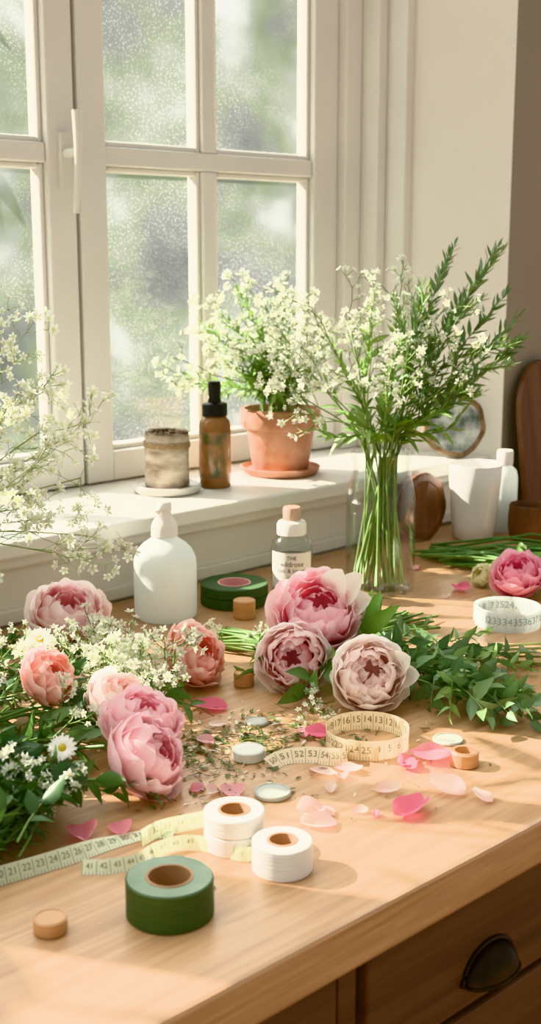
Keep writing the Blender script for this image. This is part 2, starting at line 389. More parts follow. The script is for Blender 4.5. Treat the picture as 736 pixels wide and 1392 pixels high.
box(mb, 1.743, 1.785, 1.635, 1.75, SZ, 2.55); box(mb, 1.785, 1.81, 1.595, 1.75, SZ, 2.55); box(mb, 1.81, 1.832, 1.55, 1.75, SZ, 2.55)
box(mb, -0.67, -0.617, 1.62, 1.75, SZ, 2.55); box(mb, -0.67, 1.83, 1.62, 1.75, 2.5, 2.55); box(mb, -0.037, -0.02, 1.66, 1.71, SZ, 2.5)
box(mb, 0.560, 0.577, 1.66, 1.71, SZ, 2.5); box(mb, 1.156, 1.163, 1.672, 1.71, SZ, 2.5)
mb.build('frame', [M_white], win, smooth=False, bevel=0.003)
mb = MB()
for x0, x1 in ((1.21, 1.685), (0.635, 1.11), (0.04, 0.50), (-0.557, -0.097)): box(mb, x0, x1, 1.680, 1.682, 1.06, 2.45)
mb.build('glass_panes', [M_wglass], win, smooth=False)
mb = MB()   # casement handle
box(mb, 1.124, 1.144, 1.646, 1.656, 1.49, 1.575)
tube(mb, [Vector((1.134, 1.650, 1.545)), Vector((1.134, 1.618, 1.545))], 0.0075, 0.0065, 10)
tube(mb, bez(Vector((1.134, 1.618, 1.605)), Vector((1.134, 1.612, 1.57)), Vector((1.134, 1.616, 1.52)), Vector((1.134, 1.626, 1.455)), 8), 0.0075, 0.005, 10)
mb.build('handle', [M_white], win, sharp=40)

# ------------------------------------------------------------------ table / counter
tb = empty('wooden_worktable', (1.1, 1.0, 0.45))
mb = MB(); prism(mb, [(-0.4, 0.587), (2.7, 0.587), (2.7, 1.377), (1.903, 1.377), (1.877, 1.426), (-0.4, 1.426)], 0.856, TZ)
mb.build('tabletop', [M_oak], tb, smooth=False, bevel=0.004)
mb = MB(); box(mb, -0.38, 2.68, 0.622, 1.375, 0.07, 0.856); box(mb, -0.36, 2.66, 0.66, 1.37, 0.0, 0.07)
for x in (-0.38, 0.655, 1.37, 2.1): box(mb, x, x+0.022, 0.612, 0.624, 0.07, 0.856)
mb.build('carcass', [M_walnut], tb, smooth=False, bevel=0.002)
mb = MB()
for x0, x1 in ((-0.35, 0.648), (0.684, 1.362), (1.4, 2.09)):
    for z0, z1 in ((0.738, 0.846), (0.52, 0.731), (0.30, 0.513), (0.09, 0.293)): box(mb, x0, x1, 0.606, 0.624, z0, z1)
mb.build('drawer_fronts', [M_walnut], tb, smooth=False, bevel=0.003)
mb = MB()
for cx in (0.15, 0.846, 1.75):
    for cz in (0.776, 0.61, 0.40, 0.19):
        vs = []; fs = []; n = 20; k = 10
        for i in range(n+1):
            th = pi*i/n
            for j in range(k+1):
                ph = pi/2*j/k
                vs.append((cx+0.036*math.cos(th), 0.606-0.022*math.sin(th)**0.8*math.sin(ph), cz-0.014+0.029*math.sin(th)*math.cos(ph)))
        for i in range(n):
            for j in range(k): o = i*(k+1)+j; fs.append((o, o+1, o+k+2, o+k+1))
        mb.add(vs, fs)
        tube(mb, [Vector((cx+0.038*math.cos(pi*i/16), 0.605, cz-0.014+0.031*math.sin(pi*i/16))) for i in range(17)], 0.0025, 0.0025, 6)
        tube(mb, [Vector((cx+0.036*math.cos(pi*i/16), 0.606-0.022*math.sin(pi*i/16)**0.8, cz-0.014)) for i in range(17)], 0.0018, 0.0018, 6)
mb.build('cup_pulls', [M_pull], tb)

# ------------------------------------------------------------------ rolls & small items
def roll(name, x, y, z, ro, ri, h, mats, tilt=0, layers=1):
    mb = MB()
    for l in range(layers):
        z0 = z+l*h/layers; hh = h/layers-(0.0006 if layers > 1 else 0); b = 0.0012
        lathe(mb, [(ro-b, 0), (ro, b), (ro, hh-b), (ro-b, hh)], x, y, z0, 64, 0)
        lathe(mb, [(ro-b, hh), (ri+0.0022, hh-0.0004)], x, y, z0, 64, 1)
        lathe(mb, [(ri+0.0022, hh-0.0004), (ri+0.0018, hh+0.0004), (ri, hh+0.0002), (ri, 0), (ro-b, 0)], x, y, z0, 64, 2)
    return mb.build(name, mats, sharp=35, origin=(x, y, z))
roll('green_floral_tape_roll', 0.550, 0.692, TZ, 0.034, 0.0165, 0.031, [M_greentape, M_greenface, M_core])
roll('white_floral_tape_roll', 0.6617, 0.683, TZ, 0.025, 0.011, 0.026, [M_whitetape, M_whitetape, M_core])
roll('white_floral_tape_roll', 0.6606, 0.741, TZ, 0.026, 0.012, 0.034, [M_whitetape, M_whitetape, M_core], layers=2)
roll('dark_green_tape_roll', 1.166, 1.305, TZ, 0.049, 0.022, 0.031, [M_darkgreentape, M_darkgreentape, M_pink], layers=2)
roll('bamboo_ring', 0.941, 0.712, TZ, 0.0145, 0.010, 0.015, [M_lightwood, M_lightwood, M_lightwood])
def disc(name, x, y, z, r, h, mat, ridge=True):
    mb = MB(); b = min(0.0012, h*0.25)
    lathe(mb, [(0.0001, 0), (r-b, 0), (r, b), (r, h-b), (r-b, h), (r*0.86, h), (r*0.84, h-0.0006), (r*0.5, h-0.0006), (0.0001, h-0.0006)], x, y, z, 40)
    return mb.build(name, [mat], sharp=35, origin=(x, y, z))
disc('wooden_bottle_cap', 0.468, 0.733, TZ, 0.0128, 0.012, M_lightwood)
disc('wooden_bottle_cap', 1.1246, 1.238, TZ, 0.0155, 0.026, M_lightwood)
disc('wooden_bottle_cap', 0.938, 1.034, TZ, 0.0118, 0.017, M_lightwood)
disc('round_tin_lid', 0.796, 0.871, TZ, 0.0165, 0.011, M_tin)
disc('round_tin_lid', 0.754, 0.7915, TZ, 0.0175, 0.005, M_tin2)
disc('round_tin_lid', 0.866, 0.934, TZ, 0.0125, 0.004, M_tin2)
disc('round_tin_lid', 0.977, 0.7615, TZ, 0.0160, 0.003, M_tin2)

def text_mesh(txt, size):
    cu = bpy.data.curves.new('t', 'FONT'); cu.body = txt; cu.size = size; cu.align_x = 'CENTER'
    o = bpy.data.objects.new('t', cu); scene.collection.objects.link(o)
    bpy.context.view_layer.update()
    me = bpy.data.meshes.new_from_object(o.evaluated_get(bpy.context.evaluated_depsgraph_get()))
    bpy.data.objects.remove(o)
    vs = [v.co.copy() for v in me.vertices]; fs = [tuple(p.vertices) for p in me.polygons]
    bpy.data.meshes.remove(me); return vs, fs
TM = {}
def ribbon(mb, pts, h, lean, mat=0, s0=0.0, z=TZ, nums=0, nsize=0.42, side=None, start=1):
    """tape standing on its edge and leaning; pts are xy. nums: spacing of the printed numerals, side(u) -> +1 outer / -1 inner face"""
    vs = []; ts = []; fs = []; L = s0; n = len(pts); info = []
    for i, p in enumerate(pts):
        if i: L += (Vector(p[:2])-Vector(pts[i-1][:2])).length
        a = Vector(pts[max(0, i-1)][:2]); b = Vector(pts[min(n-1, i+1)][:2]); d = (b-a).normalized(); nr = Vector((-d.y, d.x))
        le = lean(i/(n-1)) if callable(lean) else lean
        info.append((L, Vector(p[:2]), nr, le))
        for k in range(4):
            t = k/3; vs.append((p[0]+nr.x*math.sin(le)*h*t, p[1]+nr.y*math.sin(le)*h*t, z+0.0006+h*t*math.cos(le))); ts.append((L, t, 0))
        if i:
            for k in range(3): o = (i-1)*4+k; fs.append((o, o+1, o+5, o+4))
    mb.add(vs, fs, mat, (1, 1, 1), ts)
    if not nums: return
    def at(s, t, off):
        for i in range(n-1):
            if info[i+1][0] >= s or i == n-2:
                f = (s-info[i][0])/max(1e-6, info[i+1][0]-info[i][0]); f = max(0, min(1, f))
                p = info[i][1].lerp(info[i+1][1], f); nr = info[i][2].lerp(info[i+1][2], f).normalized(); le = info[i][3]*(1-f)+info[i+1][3]*f
                return (p.x+nr.x*(math.sin(le)*h*t-math.cos(le)*off), p.y+nr.y*(math.sin(le)*h*t-math.cos(le)*off), z+0.0006+h*t*math.cos(le)+math.sin(le)*off)
    k = start; s = s0+nums*0.55
    while s < L-nums*0.5:
        key = str(k % 100)
        if key not in TM: TM[key] = text_mesh(key, 1.0)
        tv, tf = TM[key]; sg = side((s-s0)/(L-s0)) if side else 1
        if sg:
            sz = h*nsize*1.25
            mb.add([at(s+v.x*sz*sg, 0.40+v.y*nsize*1.25, 0.0007*sg) for v in tv], tf, mat+1)
        s += nums; k += 1
def smooth_pts(P, m=10):
    out = []
    for i in range(len(P)-1):
        p0 = Vector(P[max(0, i-1)]); p1 = Vector(P[i]); p2 = Vector(P[i+1]); p3 = Vector(P[min(len(P)-1, i+2)])
        for k in range(m):
            t = k/m; out.append(tuple(0.5*((2*p1)+(p2-p0)*t+(2*p0-5*p1+4*p2-p3)*t*t+(3*p1-p0-3*p2+p3)*t**3)))
    out.append(tuple(P[-1])); return out
# loose green measuring tape (foreground left)
mb = MB()
ribbon(mb, smooth_pts([(0.40, 0.835), (0.476, 0.8172), (0.540, 0.8073), (0.578, 0.806), (0.613, 0.800), (0.628, 0.785)], 12), 0.0155, lambda t: 0.95-0.5*math.sin(t*6), nums=0.012, start=14)
ribbon(mb, smooth_pts([(0.534, 0.7876), (0.552, 0.772), (0.576, 0.764), (0.602, 0.768), (0.629, 0.758), (0.645, 0.7125), (0.664, 0.7105)], 12), 0.0125, lambda t: 0.7-0.7*t, nums=0.012, start=41)
ribbon(mb, smooth_pts([(0.600, 0.792), (0.622, 0.796), (0.645, 0.790), (0.668, 0.782), (0.690, 0.772)], 12), 0.015, 0.1, nums=0.012, start=31)
mb.build('measuring_tape', [M_tape2, M_inkgreen])
# coiled cream measuring tape
mb = MB(); P = []
for i in range(130):
    a = -2.9+i/129*2*pi*1.12; r = 0.0405+0.0030*i/129
    P.append((0.909+r*math.cos(a), 0.812+r*math.sin(a)))
def side(u):
    a = -2.9+u*2*pi*1.12; dx, dy = math.cos(a), math.sin(a)
    return 1 if (dx*0.688+dy*0.725) < 0.1 else -1
tail = smooth_pts([(0.795, 0.83), (0.812, 0.832), (0.83, 0.820), (0.842, 0.800), (0.855, 0.790), (0.909+0.044*math.cos(3.35), 0.812+0.044*math.sin(3.35))], 8)
ribbon(mb, P, 0.020, -0.04, nums=0.012, side=side, start=2); ribbon(mb, tail, 0.017, lambda t: 1.1-1.0*t, nums=0.012, start=50)
mb.build('measuring_tape', [M_tape1, M_inkbrown])
# blue-white tape coil at right
mb = MB()
P = [(1.364+(0.041+0.005*i/179)*math.cos(1+i/179*2*pi*2.2), 0.9675+(0.041+0.005*i/179)*math.sin(1+i/179*2*pi*2.2)) for i in range(180)]
ribbon(mb, P, 0.026, 0.0, nums=0.014, side=lambda u: 1 if (math.cos(1+u*2*pi*2.2)*0.688+math.sin(1+u*2*pi*2.2)*0.725) < 0.1 and u > 0.5 else (-1 if u < 0.5 and (math.cos(1+u*2*pi*2.2)*0.688+math.sin(1+u*2*pi*2.2)*0.725) > 0.1 else 0), start=7)
mb.build('measuring_tape', [M_tape3, M_inkblue])

# ------------------------------------------------------------------ bottles, cups
def text_on(parent, txt, size, r, cx, cy, z, ang, mat):
    tv, tf = text_mesh(txt, size); mb = MB()
    mb.add([(cx+(r+0.0003)*math.cos(ang+v.x/r), cy+(r+0.0003)*math.sin(ang+v.x/r), z+v.y) for v in tv], tf)
    mb.build('label_text', [mat], parent, smooth=False)
# soap bottle
x, y = 1.048, 1.316
e = empty('plastic_pump_bottle', (x, y, TZ)); mb = MB()
lathe(mb, [(0.0001, 0.001), (0.038, 0), (0.0425, 0.004), (0.0435, 0.012), (0.0435, 0.075), (0.0425, 0.085), (0.038, 0.096), (0.030, 0.105), (0.021, 0.111), (0.0165, 0.115), (0.0160, 0.119)], x, y, TZ, 64)
mb.build('body', [M_plastic], e, sharp=50)
mb = MB()
lathe(mb, [(0.0165, 0.116), (0.0185, 0.117), (0.0180, 0.129), (0.0155, 0.136), (0.0115, 0.142), (0.0095, 0.150), (0.0105, 0.152), (0.0103, 0.161), (0.008, 0.164), (0.0001, 0.164)], x, y, TZ, 40)
tube(mb, [Vector((x, y, TZ+0.158)), Vector((x-0.011, y-0.006, TZ+0.158)), Vector((x-0.019, y-0.010, TZ+0.153))], 0.0052, 0.0036, 12)
mb.build('pump_head', [M_cap], e, sharp=40)
# small glass bottle with label
x, y = 1.255, 1.277
e = empty('labelled_glass_bottle', (x, y, TZ)); mb = MB()
lathe(mb, [(0.0001, 0.003), (0.028, 0.0), (0.0305, 0.004), (0.0305, 0.073), (0.0285, 0.082), (0.022, 0.090), (0.0185, 0.094)], x, y, TZ, 56)
mb.build('glass_body', [M_glass], e, sharp=50)
mb = MB(); lathe(mb, [(0.0001, 0.004), (0.0275, 0.004), (0.0280, 0.06), (0.0001, 0.06)], x, y, TZ, 40)
mb.build('liquid', [thin_glass('liquid', (0.80, 0.84, 0.82), 0.15, 0.02)], e, sharp=50)
mb = MB(); A0 = math.atan2(-y, -x); vs = []; fs = []
for i in range(25):
    a = A0-1.15+2.3*i/24
    for z in (0.016, 0.070): vs.append((x+0.0308*math.cos(a), y+0.0308*math.sin(a), TZ+z))
    if i: o = (i-1)*2; fs.append((o, o+2, o+3, o+1))
mb.add(vs, fs); mb.build('label', [M_label], e)
for k, (s, sz, z) in enumerate((("THE", 0.008, 0.060), ("wildrose", 0.0105, 0.050), ("bath & bloom", 0.0085, 0.041), ("220 ml", 0.005, 0.032))):
    text_on(e, s, sz, 0.0309, x, y, TZ+z, A0, M_ink)
mb = MB(); lathe(mb, [(0.0185, 0.092), (0.0215, 0.093), (0.0218, 0.107), (0.0195, 0.1115), (0.0135, 0.113), (0.0130, 0.114)], x, y, TZ, 48); mb.build('collar', [M_cap], e, sharp=40)
mb = MB(); lathe(mb, [(0.0128, 0.112), (0.0128, 0.131), (0.0115, 0.133), (0.0001, 0.133)], x, y, TZ, 40); mb.build('cap', [M_capb], e, sharp=40)
# vase
VX, VY = 1.365, 1.201
vase = empty('glass_vase_with_greenery', (VX, VY, TZ)); mb = MB()
prof = [(0.0001, 0.006), (0.044, 0.0), (0.050, 0.005), (0.0515, 0.015), (0.0515, 0.120), (0.0505, 0.140), (0.047, 0.162), (0.0425, 0.182), (0.0415, 0.194), (0.0445, 0.199), (0.0425, 0.204), (0.0455, 0.209), (0.0435, 0.213),
        (0.0400, 0.208), (0.039, 0.196), (0.040, 0.182), (0.0445, 0.162), (0.048, 0.140), (0.0490, 0.120), (0.0490, 0.018), (0.046, 0.010), (0.0001, 0.012)]
lathe(mb, prof, VX, VY, TZ, 72); mb.build('glass_jar', [M_glass], vase, sharp=70)
HV = Vector((0.688, 0.725, 0)); RV = Vector((0.725, -0.688, 0))   # horizontal room axes, diagonal to the wall
def vstem(tip, n=12):
    a = R.uniform(0, 2*pi); rb = R.uniform(0.018, 0.042)
    dr = (RV*tip[0]+HV*tip[1]).normalized(); sgn = R.choice((1, -1, -1))
    p0 = Vector((VX, VY, TZ+0.014))+dr*rb*sgn+rv(0.007); p0.z = TZ+0.014
    off = Vector((p0.x-VX, p0.y-VY, 0))
    if off.length > 0.042: p0 -= off*(1-0.042/off.length)
    nk = Vector((VX, VY, TZ+0.205))+dr*R.uniform(0.005, 0.030)
    nk += Vector((math.cos(a), math.sin(a), 0))*0.005
    tp = Vector((VX, VY, tip[2]))+RV*tip[0]+HV*tip[1]
    low = [p0.lerp(nk, t/4) for t in range(4)]
    d = (nk-p0).normalized()
    up = bez(nk, nk+d*0.07, tp-Vector((0, 0, 1))*0.06-(RV*tip[0])*0.25, tp, n)
    return low, up
mb = MB()
for tip in [(0.200, 0.0, 1.275), (0.180, 0.03, 1.34), (0.155, -0.02, 1.405), (0.090, 0.0, 1.395), (0.160, -0.04, 1.28), (0.05, -0.03, 1.35), (0.12, 0.04, 1.34), (0.13, -0.05, 1.23), (0.19, -0.02, 1.31)]:
    low, up = vstem(tip); tube(mb, low+[up[0]], 0.0019, 0.0017, 6, 0, jit((0.22, 0.33, 0.11)))
    sprig(mb, up, 0.026, 0.0062, 180, (0.15, 0.235, 0.11), r=0.0014, t0=0.3, ang=0.66, curl=-0.1, jt=0.5)
    for j in (6, 8):   # side shoots
        q = up[j]; e2 = q+(up[j+1]-up[j]).normalized()*0.05+rv(0.025); sprig(mb, bez(q, q.lerp(e2, 0.3), q.lerp(e2, 0.7), e2, 5), 0.02, 0.005, 220, (0.18, 0.28, 0.11), r=0.001, t0=0.2, ang=0.6, curl=-0.1)
for tip in [(-0.02, 0.0, 1.32), (0.02, -0.03, 1.29), (-0.07, 0.0, 1.26), (0.05, -0.04, 1.25), (0.03, 0.04, 1.32), (0.09, -0.05, 1.20), (-0.03, -0.05, 1.18), (0.0, -0.06, 1.23), (-0.08, 0.02, 1.21), (0.11, -0.03, 1.17), (-0.10, -0.02, 1.16)]:
    low, up = vstem(tip); tube(mb, low+[up[0]], 0.0021, 0.0018, 6, 0, jit((0.22, 0.33, 0.11)))
    sprig(mb, up, 0.032, 0.0078, 130, (0.21, 0.33, 0.11), r=0.0015, t0=0.12, ang=0.7, jt=0.45)
for k in range(24):
    a = R.uniform(-2.9, 0.4); d = Vector((math.cos(a), math.sin(a), R.uniform(0.0, 1.2)))
    leaf(mb, Vector((VX, VY, TZ+0.215+R.uniform(0, 0.03)))+Vector((math.cos(a), math.sin(a), 0))*0.02, d, Vector((0, 0, 1)), R.uniform(0.035, 0.055), 0.015, jit((0.21, 0.36, 0.08)), 0.3, 1)
mb.build('foliage_stems', [M_stem, M_leaf], vase)
mb = MB()
for tip in [(-0.12, 0.0, 1.25), (-0.09, 0.03, 1.30), (-0.05, 0.02, 1.31), (-0.02, -0.02, 1.30), (0.02, 0.0, 1.33), (0.05, 0.03, 1.30), (-0.13, -0.03, 1.20), (-0.04, -0.05, 1.24), (0.03, -0.05, 1.27), (0.08, -0.01, 1.29), (-0.14, 0.02, 1.27), (-0.16, 0, 1.23), (0.0, -0.07, 1.22), (0.1, -0.05, 1.24)]:
    low, up = vstem(tip, 8); tube(mb, low+up, 0.0014, 0.0009, 5, 0, jit((0.25, 0.36, 0.13)))
    for j in (4, 5, 6, 7):
        gyp(mb, up[j], (up[min(7, j+1)]-up[j-1]).normalized()+rv(0.35), 0.034, 2, bs=0.0062, spread=0.5)
mb.build('white_flower_sprays', [M_stem, M_petal], vase)

# cup, small bottle, turned pot, slabs at the back right
mb = MB(); x, y = 1.754, 1.324
lathe(mb, [(0.0001, 0.002), (0.034, 0.0), (0.0365, 0.003), (0.040, 0.03), (0.0435, 0.08), (0.047, 0.132), (0.046, 0.1335), (0.0448, 0.132), (0.0415, 0.08), (0.038, 0.03), (0.033, 0.008), (0.0001, 0.007)], x, y, TZ, 56)
mb.build('ceramic_tumbler', [M_ceramic], sharp=60, origin=(x, y, TZ))
mb = MB(); x, y = 1.838, 1.322
lathe(mb, [(0.0001, 0.0), (0.0225, 0.0), (0.024, 0.003), (0.024, 0.10), (0.021, 0.112), (0.013, 0.12), (0.012, 0.124)], x, y, TZ, 40, 0)
lathe(mb, [(0.0135, 0.122), (0.0145, 0.123), (0.0145, 0.145), (0.013, 0.148), (0.0001, 0.148)], x, y, TZ, 32, 1)
mb.build('lotion_bottle', [M_plastic, M_cap], sharp=40, origin=(x, y, TZ))
mb = MB(); x, y = 1.812, 1.247
lathe(mb, [(0.0001, 0.0), (0.030, 0.0), (0.034, 0.006), (0.037, 0.025), (0.037, 0.045), (0.0355, 0.058), (0.036, 0.062), (0.0345, 0.064), (0.032, 0.058), (0.032, 0.02), (0.0001, 0.016)], x, y, TZ, 48)
mb.build('turned_wooden_pot', [M_darkwood], sharp=50, origin=(x, y, TZ))
def slab(name, c, r, th, facing, tilt, mats, rim=0.84):
    rot = Quaternion((0, 0, 1), facing) @ Quaternion((0, 1, 0), pi/2-tilt)
    mb = MB()
    lathe(mb, [(0.0001, 0), (r, 0)], c[0], c[1], c[2], 48, 0, wob=0.05, rot=rot.to_matrix())
    lathe(mb, [(r, 0), (r*1.03, th*0.3), (r*1.02, th*0.8), (r*0.97, th), (r*rim, th)], c[0], c[1], c[2], 48, 1, wob=0.08, rot=rot.to_matrix())
    lathe(mb, [(r*rim, th), (r*(rim-0.02), th-0.001), (0.0001, th-0.001)], c[0], c[1], c[2], 48, 0, wob=0.08, rot=rot.to_matrix())
    return mb.build(name, mats, sharp=40, origin=c)
FA = math.atan2(-0.80, -0.60)
slab('wood_slice_plaque', (1.825, 1.432, SZ+0.0595), 0.058, 0.012, FA, 0.12, [M_marble, M_rimbark])
slab('round_wooden_trivet', (1.668, 1.378, TZ+0.060), 0.058, 0.011, math.atan2(-1, -0.05), 0.08, [M_darkwood, M_darkwood], 0.78)
mb = MB(); pts = [(-0.075, 0), (0.075, 0), (0.08, 0.2)]+[(0.08*math.cos(t*pi/14), 0.2+0.1*math.sin(t*pi/14)) for t in range(1, 14)]+[(-0.08, 0.2)]
bx, by = 1.995, 1.335; th = 0.014
def bp(px, pz, f): return (bx+px, by-f*th+pz*0.12, TZ+0.001+pz*0.99)
n = len(pts); mb.add([bp(a, b, 1) for a, b in pts]+[bp(a, b, 0) for a, b in pts], [tuple(range(n)), tuple(range(2*n-1, n-1, -1))]+[(i, n+i, n+(i+1) % n, (i+1) % n) for i in range(n)])
mb.build('cutting_board', [M_darkwood], smooth=False, bevel=0.003)

# ------------------------------------------------------------------ sill items
x, y = 1.226, 1.53
mb = MB(); lathe(mb, [(0.0001, 0), (0.048, 0), (0.053, 0.004), (0.0535, 0.012), (0.051, 0.0135), (0.048, 0.010), (0.0001, 0.0095)], x, y, SZ, 56)
mb.build('round_stone_tray', [M_tray], sharp=50, origin=(x, y, SZ))
mb = MB(); z = SZ+0.0097
lathe(mb, [(0.0001, 0), (0.033, 0), (0.035, 0.004), (0.0345, 0.04), (0.0355, 0.084), (0.0335, 0.088), (0.030, 0.086), (0.030, 0.079), (0.0001, 0.080)], x, y, z, 48, 0, wob=0.04)
for i in range(60):
    a = R.uniform(0, 6.28); r = 0.034*math.sqrt(R.random()); p = Vector((x+r*math.cos(a), y+r*math.sin(a), z+0.085))
    leaf(mb, p, Vector((math.cos(a+1.5), math.sin(a+1.5), 0.2)), Vector((0, 0, 1)), 0.020, 0.008, (1, 1, 1), 0.2, 1)
for zz in (0.064, 0.0664, 0.0688, 0.0712):
    tube(mb, [Vector((x+0.0362*math.cos(t*pi/20), y+0.0362*math.sin(t*pi/20), z+zz+0.0012*math.sin(t*pi/20))) for t in range(41)], 0.0012, 0.0012, 6, 2)
mb.build('birch_bark_pot', [M_bark, M_rimbark, M_twine], origin=(x, y, z), sharp=50)
x, y = 1.311, 1.512
e = empty('amber_spray_bottle', (x, y, SZ)); mb = MB()
lathe(mb, [(0.0001, 0.001), (0.023, 0), (0.0255, 0.003), (0.0258, 0.008), (0.0258, 0.098), (0.0245, 0.107), (0.019, 0.114), (0.015, 0.118)], x, y, SZ, 48); mb.build('body', [M_amber], e, sharp=50)
mb = MB(); lathe(mb, [(0.0261, 0.018), (0.0263, 0.019), (0.0263, 0.090), (0.0261, 0.091)], x, y, SZ, 48); mb.build('label', [M_botlabel], e)
mb = MB(); lathe(mb, [(0.0150, 0.115), (0.0205, 0.116), (0.0205, 0.134), (0.019, 0.136), (0.011, 0.138), (0.0095, 0.145), (0.0105, 0.160), (0.0105, 0.168), (0.0085, 0.171), (0.0001, 0.171)], x, y, SZ, 40)
tube(mb, [Vector((x, y, SZ+0.163)), Vector((x-0.012, y-0.006, SZ+0.163))], 0.004, 0.003, 10)
mb.build('spray_cap', [M_black], e, sharp=40)
# terracotta pot plant
x, y = 1.474, 1.528
pp = empty('potted_flowering_plant', (x, y, SZ)); mb = MB()
lathe(mb, [(0.0001, 0), (0.058, 0), (0.064, 0.004), (0.069, 0.013), (0.067, 0.0145), (0.062, 0.008), (0.0001, 0.007)], x, y, SZ, 56, 0)
lathe(mb, [(0.0001, 0.007), (0.045, 0.007), (0.0475, 0.010), (0.058, 0.080), (0.0655, 0.081), (0.0675, 0.084), (0.0685, 0.110), (0.067, 0.113), (0.063, 0.113), (0.061, 0.106), (0.059, 0.098)], x, y, SZ, 56, 0, wob=0.006)
lathe(mb, [(0.0595, 0.100), (0.03, 0.104), (0.0001, 0.103)], x, y, SZ, 40, 1, wob=0.05)
mb.build('terracotta_pot', [M_terra, M_soil], pp, sharp=40)
mb = MB(); mb2 = MB()
for i in range(44):
    rt = R.uniform(-0.165, 0.085); dp = R.uniform(-0.09, 0.03); zt = R.uniform(1.18, 1.34)-abs(rt+0.03)*0.18
    p0 = Vector((x+R.uniform(-0.03, 0.03), y+R.uniform(-0.03, 0.03), SZ+0.102)); p3 = Vector((x, y, zt))+RV*rt+HV*dp
    p3.y = min(p3.y, 1.615)
    path = bez(p0, p0+Vector((0, 0, 0.07)), p3-RV*rt*0.3-Vector((0, 0, 0.04)), p3, 7)
    if i % 2: sprig(mb2, path, 0.024, 0.008, 210, (0.20, 0.32, 0.10), r=0.0011, t0=0.1, ang=0.8)
    else: tube(mb, path, 0.0013, 0.0008, 4, 0, jit(GYPG))
    for j in (5, 6): gyp(mb, path[j], (path[j]-path[j-1]).normalized()+rv(0.4), 0.024, 2, bs=0.0060, spread=0.6, ym=1.64)
mb.build('blossom_sprays', [M_stem, M_petal], pp); mb2.build('leafy_stems', [M_stem, M_leaf], pp)

# ------------------------------------------------------------------ baby's breath in a jar at the left
gx, gy = 0.665, 1.30
gj = empty('babys_breath_in_jar', (gx, gy, TZ)); mb = MB()
lathe(mb, [(0.0001, 0.004), (0.035, 0.0), (0.038, 0.004), (0.038, 0.10), (0.032, 0.12), (0.033, 0.13), (0.031, 0.13), (0.030, 0.119), (0.036, 0.099), (0.036, 0.008), (0.0001, 0.008)], gx, gy, TZ, 48)
mb.build('glass_jar', [M_glass], gj, sharp=60)
mb = MB()
for tip in [(0.82, 1.32, 1.28), (0.85, 1.30, 1.24), (0.78, 1.31, 1.29), (0.87, 1.27, 1.18), (0.86, 1.24, 1.13), (0.74, 1.28, 1.27), (0.80, 1.24, 1.19), (0.76, 1.22, 1.14), (0.83, 1.20, 1.07), (0.79, 1.33, 1.22), (0.72, 1.2, 1.2), (0.78, 1.18, 1.06), (0.80, 1.28, 1.22), (0.77, 1.26, 1.1)]:
    p0 = Vector((gx, gy, TZ+0.01)); nk = Vector((gx+R.uniform(-0.015, 0.02), gy+R.uniform(-0.02, 0.02), TZ+0.13)); p3 = Vector(tip)
    path = [p0]+bez(nk, nk+Vector((0.01, 0, 0.07)), nk.lerp(p3, 0.65)+Vector((0, 0, 0.02)), p3, 8)
    tube(mb, path, 0.0013, 0.0008, 4, 0, jit((0.36, 0.43, 0.17)))
    for j in (3, 4, 5, 6, 7, 8):
        gyp(mb, path[j], (path[j]-path[j-1]).normalized()+rv(0.45), 0.033, 2, bs=0.0076, spread=0.5, sc=(0.38, 0.46, 0.19), r=0.0007)
mb.build('sprays', [M_stem, M_petal], gj)

# ------------------------------------------------------------------ left flower pile
FZ = TZ+0.0004
fb = empty('mixed_flower_bouquet', (0.65, 1.05, TZ))
for k, (c, ax, r, col, op, sd) in enumerate([
    ((0.671, 0.872, TZ+0.040), (0.30, -0.55, 0.45), 0.038, PINK, 0.05, 3),
    ((0.898, 1.072, TZ+0.039), (0.25, -0.75, 0.50), 0.037, CORAL, 0.15, 4),
    ((0.827, 1.228, TZ+0.072), (-0.2, -0.5, 0.8), 0.046, (PINK[0], PALE[1]), 0.4, 5),
    ((0.688, 1.059, TZ+0.066), (0.3, -0.6, 0.5), 0.030, CORAL, 0.2, 6),
    ((0.735, 0.996, TZ+0.042), (0.2, -0.5, 0.7), 0.036, (CORAL[0], PALE[1]), 0.3, 8),
    ((0.695, 0.912, TZ+0.060), (0.1, -0.3, 0.9), 0.037, PINK, 0.25, 9)]):
    mb = MB(); peony(mb, c, ax, r, col[0], col[1], sd, op); mb.build('peony_%d' % (k+1), [M_petal], fb, floorz=FZ)
mb = MB(); MINZ = TZ+0.0015
poly = [(0.36, 0.83), (0.57, 0.855), (0.60, 0.875), (0.64, 0.94), (0.84, 1.10), (0.84, 1.27), (0.36, 1.30)]
def inside(px, py):
    c = False; j = len(poly)-1
    for i in range(len(poly)):
        xi, yi = poly[i]; xj, yj = poly[j]
        if (yi > py) != (yj > py) and px < (xj-xi)*(py-yi)/(yj-yi)+xi: c = not c
        j = i
    return c
cnt = 0
